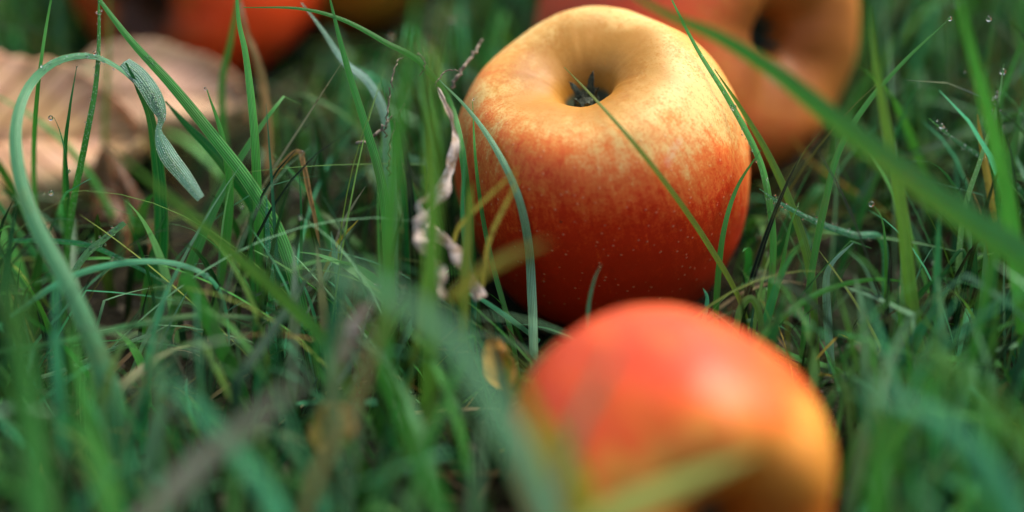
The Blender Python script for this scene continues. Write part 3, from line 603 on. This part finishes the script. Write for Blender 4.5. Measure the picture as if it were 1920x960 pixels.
tube([(668, 268, 48.8), (685, 266, 48.7), (712, 245, 48.7), (738, 215, 48.7)], .05, .03, M_TWIG, 'twig', 'small brown twig joining the pale bent blade tip to the tuft', 'twig', .08)
tube([(782, 98, 48.8), (795, 112, 48.8), (796, 128, 48.8), (788, 140, 48.8)], .016, .012, M_TWIG, 'rootlet', 'tiny tangled rootlet at the top of the straw tuft', 'root', .08)
tube([(60, 742, 49.6), (120, 742, 49.6), (195, 743, 49.4)], .03, .022, M_TWIG, 'twig', 'thin grey twig lying level at the lower left', 'twig', .03)
tube([(90, 960, 46), (160, 918, 46.2), (235, 885, 46.6)], .22, .17, simple_mat('rotten_stem', (0.20, 0.11, 0.04), (0.42, 0.26, 0.08), 160, .7, .001), 'fallen_stalk', 'thick yellow-brown dead stem lying on the soil at the bottom left', 'stalk', .1)

# ------------------------------------------------------------------ grass in bulk, nobody could count it
KEEP = [(1130, 315, 298, 318, 52), (1262, 880, 330, 320, 43.5), (1300, 60, 300, 300, 59), (372, -62, 232, 215, 64), (668, -140, 200, 200, 69), (215, 225, 265, 130, 56.5)]
def ok_blade(P, strict=True):
    for p in P:
        if inside(p, 0): return False
    if strict:
        for p in P[1:]:
            px, py, D = proj(p)
            if D < 22: return False
            for cx, cy, rx, ry, Dk in KEEP:
                if D < Dk and ((px - cx) / rx) ** 2 + ((py - cy) / ry) ** 2 < 1: return False
            if D < 40 and py < 640 and 0 < px < 1920 and rng.random() < .8: return False
            if D < 46 and py < 470 and -40 < px < 1960 and rng.random() < .85: return False
    return True
TIPS = []
def bulk(name, count, area, hts, widths, cols, mat, seed, seg=9, cross=3, lay=0.0, dens=None, strict=True, zoff=0.0, tilt=0.1, kind='stuff', bright=(.04, .08, .16, .4, 1.0, 1.6)):  # bright: random tint scales, very dark ones put the gaps' shade into blades
    rg = np.random.default_rng(seed); rnd = random.Random(seed)
    VV, FF, TT, UU = [], [], [], []; made = 0; tries = 0
    while made < count and tries < count * 12:
        tries += 1
        x = rnd.uniform(area[0], area[1]); y = rnd.uniform(area[2], area[3])
        if dens and rnd.random() > dens(x, y): continue
        h = rnd.uniform(*hts) * rnd.uniform(.6, 1); az = rnd.uniform(0, 6.283)
        bend = rnd.uniform(.1, 1.1) if lay == 0 else rnd.uniform(1.2, 1.55)
        az2 = az + rnd.uniform(-.6, .6); P = []; p = Vector((x, y, gh(x, y) - 0.1 + zoff)); th = rnd.uniform(0, .35 + tilt) if lay == 0 else rnd.uniform(1.0, 1.5)
        kink = rnd.randint(3, seg - 2) if rnd.random() < .16 else -1
        for i in range(seg):
            P.append(p.copy()); f = i / seg
            a_ = th + bend * f * f * (1.6 if lay == 0 else .3)
            if i >= kink > 0: a_ += 1.2
            ah = az + (az2 - az) * f
            p = p + Vector((math.sin(a_) * math.cos(ah), math.sin(a_) * math.sin(ah), math.cos(a_))) * (h / seg)
            p.z = max(p.z, gh(p.x, p.y) + 0.02)
        if not ok_blade(P, strict): continue
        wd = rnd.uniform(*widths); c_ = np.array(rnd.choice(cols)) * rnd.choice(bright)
        tw = rnd.uniform(0, 3.14); b0 = len(VV)
        for i, q in enumerate(P):
            t = i / (seg - 1); ah = az + 1.57 + tw * .35 * (1 - t)
            sd_ = Vector((math.cos(ah), math.sin(ah), 0)); w_ = wd * .5 * (.7 + .3 * min(1, t * 3)) * max(.03, 1 - t ** 2.4) ** .8
            for u in ((-1, 0, 1) if cross == 3 else (-1, 1)):
                VV.append((q.x + sd_.x * u * w_, q.y + sd_.y * u * w_, q.z + (abs(u) * w_ * .35 if cross == 3 else 0)))
                TT.append(c_); UU.append((u, t * h, made % 10))
        for i in range(seg - 1):
            for j in range(cross - 1):
                a0 = b0 + i * cross + j; FF.append((a0, a0 + 1, a0 + cross + 1, a0 + cross))
        made += 1
        TIPS.append(P[-1])
    o = link_mesh(name, np.array(VV), FF, mat, tint=np.array(TT), uv=np.array(UU))
    tag(o, kind=kind); return o
def dens_near(x, y):
    px, py, D = proj(Vector((x, y, 0)))
    if 1440 < px < 1760 and 480 < py < 760: return .22
    if 100 < px < 770 and 330 < py < 640: return .32
    if 1440 < px < 1920 and 180 < py < 480: return .6
    if 120 < px < 470 and 640 < py < 900: return .35
    if (px > 1500 or px < 160) and py > 960: return 1
    if 0 < px < 1920 and py > 960: return .35
    return 1
cols_g = [GREEN, GREEN, DGREEN, DGREEN, TEAL, TEAL, (0.02, 0.15, 0.07), (0.02, 0.13, 0.05), OLIVE, (0.012, 0.09, 0.035)]
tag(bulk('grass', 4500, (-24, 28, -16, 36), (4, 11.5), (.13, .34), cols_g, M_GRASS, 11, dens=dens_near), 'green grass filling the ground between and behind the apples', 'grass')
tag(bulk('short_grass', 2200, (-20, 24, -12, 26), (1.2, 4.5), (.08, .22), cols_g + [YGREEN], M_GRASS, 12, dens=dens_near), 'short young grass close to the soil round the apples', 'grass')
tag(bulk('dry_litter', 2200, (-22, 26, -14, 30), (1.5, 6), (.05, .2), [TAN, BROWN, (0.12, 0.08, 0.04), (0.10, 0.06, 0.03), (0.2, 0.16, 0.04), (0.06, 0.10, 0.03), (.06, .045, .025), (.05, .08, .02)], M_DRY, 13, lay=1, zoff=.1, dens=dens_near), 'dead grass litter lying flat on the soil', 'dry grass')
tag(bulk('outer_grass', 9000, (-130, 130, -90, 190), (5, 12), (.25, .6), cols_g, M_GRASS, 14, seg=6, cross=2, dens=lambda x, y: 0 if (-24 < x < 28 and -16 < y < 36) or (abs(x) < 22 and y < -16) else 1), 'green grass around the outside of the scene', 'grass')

# soil crumbs
rs = random.Random(5); VV, FF = [], []
ico = [(-1, 0, 0), (1, 0, 0), (0, -1, 0), (0, 1, 0), (0, 0, -1), (0, 0, 1), (.6, .6, .5), (-.6, .6, .5), (.6, -.6, .5), (-.6, -.6, .5)]
import bmesh
bmt = bmesh.new(); bmesh.ops.create_icosphere(bmt, subdivisions=2, radius=1); iv = [v.co.copy() for v in bmt.verts]; if_ = [[v.index for v in f.verts] for f in bmt.faces]; bmt.free()
for k in range(900):
    x, y = rs.uniform(-18, 22), rs.uniform(-12, 22); r = rs.choice([.08, .1, .14, .2, .32]) * rs.uniform(.6, 1.2); b = len(VV); s1 = rs.uniform(0, 99)
    c0 = Vector((x, y, gh(x, y) + r * .25))
    if any((c0 - c_).length < R_ + r for c_, R_ in SPH): continue
    for v in iv:
        d = v * r * (1 + .5 * mnoise.noise(v * 1.6 + Vector((s1, 0, 0)))); VV.append(c0 + Vector((d.x, d.y, d.z * .7)))
    FF += [[b + i for i in f] for f in if_]
tag(link_mesh('soil_crumbs', VV, FF, M_STONE), 'crumbs of dark soil scattered under the grass', 'soil', kind='stuff')

# ------------------------------------------------------------------ water drops
bmt = bmesh.new(); bmesh.ops.create_icosphere(bmt, subdivisions=4, radius=1); dv = [v.co.copy() for v in bmt.verts]; df = [[v.index for v in f.verts] for f in bmt.faces]; bmt.free()
NEAR = []
def nearest(px, py, rad=30):
    best = None
    for q in HERO:
        d = math.hypot(q[0] - px, q[1] - py) + abs(q[2] - 49) * .4
        if best is None or d < best[0]: best = (d, q)
    NEAR.append(best)
    return best[1][2]
def drop(px, py, r, label, D=None, st=1.0):
    r *= random.choice([.6, .75, .9])
    D = nearest(px, py) if D is None else D
    c0 = at(px, py, D - r * .5)
    if NEAR[-1][0] > 8: c0 = NEAR[-1][1][3] + (CAM - NEAR[-1][1][3]).normalized() * r * .5     # sit on the nearest blade
    V = [c0 + Vector((v.x * r, v.y * r, v.z * r * (1.06 if v.z < 0 else 1.0) * st)) for v in dv]
    tag(link_mesh('dew_drop', V, df, M_WATER, origin=c0), label, 'dew drop', 'dew drops on the grass tips')
DROPS = [(196, 96, .085, 'round dew drop against the slender upright blade on the crest of the arch'), (178, 99, .06, 'small dew drop just left of the one on the arched crest'),
 (146, 116, .055, 'dew drop at the tip of the short straight blade under the arch'), (95, 221, .085, 'clear dew drop on the curled tip before the brown leaf'),
 (86, 309, .075, 'dew drop at the lower part of the brown leaf, far left'), (128, 321, .07, 'dew drop low on the curled-tip blade'),
 (283, 98, .085, 'upper of two green dew drops on the long ribbed blade'), (290, 112, .085, 'lower of two green dew drops on the long ribbed blade'),
 (385, 166, .06, 'dew drop on the broad pointed blade right of the brown leaf'), (566, 288, .085, 'dew drop on the bend of the folded brown blade'),
 (533, 347, .08, 'dew drop beneath the folded brown blade'), (475, 446, .08, 'dew drop on the blade in the dark gap'), (211, 486, .08, 'bright dew drop on the level dewy blade at left'),
 (803, 82, .10, 'dew drop on the blunt tip in the tuft beside the sharp apple'), (887, 186, .05, 'tiny dew drop on the narrow blade tip before the sharp apple'),
 (1376, 201, .075, 'dew drop on the long blade hugging the apple right side'), (1460, 373, .12, 'large dew drop near the tip of the dew-beaded blade'),
 (1634, 382, .12, 'large clear dew drop on the thin upright blade at right'), (1781, 35, .09, 'dew drop on the blade tip at the upper right'),
 (1688, 563, .08, 'upper dew drop over the bare soil patch'), (1694, 600, .07, 'lower dew drop over the bare soil patch'), (1800, 503, .08, 'dew drop on the small blade at right under the sweeping blade'),
 (1888, 128, .10, 'dew drop on the curving blade near the upper right corner'), (1765, 236, .07, 'dew drop on the dark pointed blade tip'), (1840, 402, .09, 'blurred dew drop on the broad sweeping blade'),
 (1919, 68, .10, 'dew drop in the upper right corner at the frame edge'), (390, 508, .09, 'dew drop on top of the low teal arch')]
for px, py, r, lab in DROPS: drop(px, py, r, lab)
# fine beads of dew, far too many to count
rs = random.Random(9); VV, FF = [], []
bmt = bmesh.new(); bmesh.ops.create_icosphere(bmt, subdivisions=2, radius=1); iv = [v.co.copy() for v in bmt.verts]; bmt.free()
def beads(name, path_px, n, spread, rr=(.012, .035)):
    for k in range(n):
        i = rs.random() * (len(path_px) - 1); a0, b0 = path_px[int(i)], path_px[min(len(path_px) - 1, int(i) + 1)]; f = i - int(i)
        px = a0[0] + (b0[0] - a0[0]) * f + rs.uniform(-spread, spread); py = a0[1] + (b0[1] - a0[1]) * f + rs.uniform(-spread, spread)
        r = rs.uniform(*rr); c0 = at(px, py, nearest(px, py) - .03); b = len(VV)
        VV.extend(c0 + v * r for v in iv); FF.extend([b + q for q in f_] for f_ in if_)
beads('a', [(80, 125), (130, 105), (180, 105), (240, 145)], 40, 6)
beads('b', [(240, 130), (290, 190), (300, 220)], 70, 12)
beads('c', [(165, 470), (230, 422)], 60, 8)
beads('d', [(1440, 365), (1500, 400), (1560, 425), (1640, 448)], 80, 8)
beads('e', [(1745, 225), (1790, 262), (1850, 300)], 35, 6)
beads('f', [(186, 0), (183, 120), (160, 250)], 40, 5)
beads('g', [(500, 380), (510, 520)], 60, 8)
beads('h', [(1870, 170), (1868, 220), (1880, 300)], 50, 8)
beads('i', [(1300, 80), (1370, 190), (1440, 350), (1446, 500)], 40, 5)
beads('j', [(60, 455), (170, 462), (250, 498)], 50, 5)
tag(link_mesh('dew', VV, FF, M_WATER), 'fine beads of dew on several grass blades', 'dew', kind='stuff')

FG = [GREEN, TEAL, TEAL, PALE, (0.14, 0.34, 0.15), (0.14, 0.34, 0.15), (0.12, 0.32, 0.08)]
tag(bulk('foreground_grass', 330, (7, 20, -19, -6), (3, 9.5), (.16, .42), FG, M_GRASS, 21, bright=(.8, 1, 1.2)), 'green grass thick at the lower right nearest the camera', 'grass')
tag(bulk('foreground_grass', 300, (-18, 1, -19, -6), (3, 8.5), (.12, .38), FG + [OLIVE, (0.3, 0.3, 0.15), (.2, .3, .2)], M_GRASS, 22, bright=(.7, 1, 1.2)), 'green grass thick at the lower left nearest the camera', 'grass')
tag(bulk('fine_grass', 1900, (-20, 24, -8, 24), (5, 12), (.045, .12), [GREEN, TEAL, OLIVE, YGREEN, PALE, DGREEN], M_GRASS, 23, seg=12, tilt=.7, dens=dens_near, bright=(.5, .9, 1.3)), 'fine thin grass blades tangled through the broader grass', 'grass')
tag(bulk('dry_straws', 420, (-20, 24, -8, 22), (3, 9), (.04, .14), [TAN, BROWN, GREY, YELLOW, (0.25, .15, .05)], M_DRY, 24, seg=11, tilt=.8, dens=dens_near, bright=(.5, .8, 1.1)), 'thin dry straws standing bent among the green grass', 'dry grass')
VV, FF = [], []; rs = random.Random(31)
for p in TIPS:
    q = proj(p)
    if -200 < q[0] < 2100 and -100 < q[1] < 1100 and 44 < q[2] < 60 and rs.random() < .10:
        r = rs.uniform(.025, .075); b = len(VV); VV.extend(p + Vector((v.x, v.y, v.z * rs.uniform(.9, 1.1))) * r for v in iv); FF.extend([b + k_ for k_ in f_] for f_ in if_)
tag(link_mesh('dew_on_grass', VV, FF, M_WATER), 'small dew beads on many grass tips', 'dew', kind='stuff')
tag(bulk('broad_grass', 230, (-18, 22, -6, 16), (4, 10), (.26, .44), [GREEN, GREEN, TEAL, PALE, DGREEN], M_RIB, 41, seg=14, tilt=.5, dens=dens_near, bright=(.4, .8, 1.1)), 'broader grass blades mixed through the turf near the apples', 'grass')
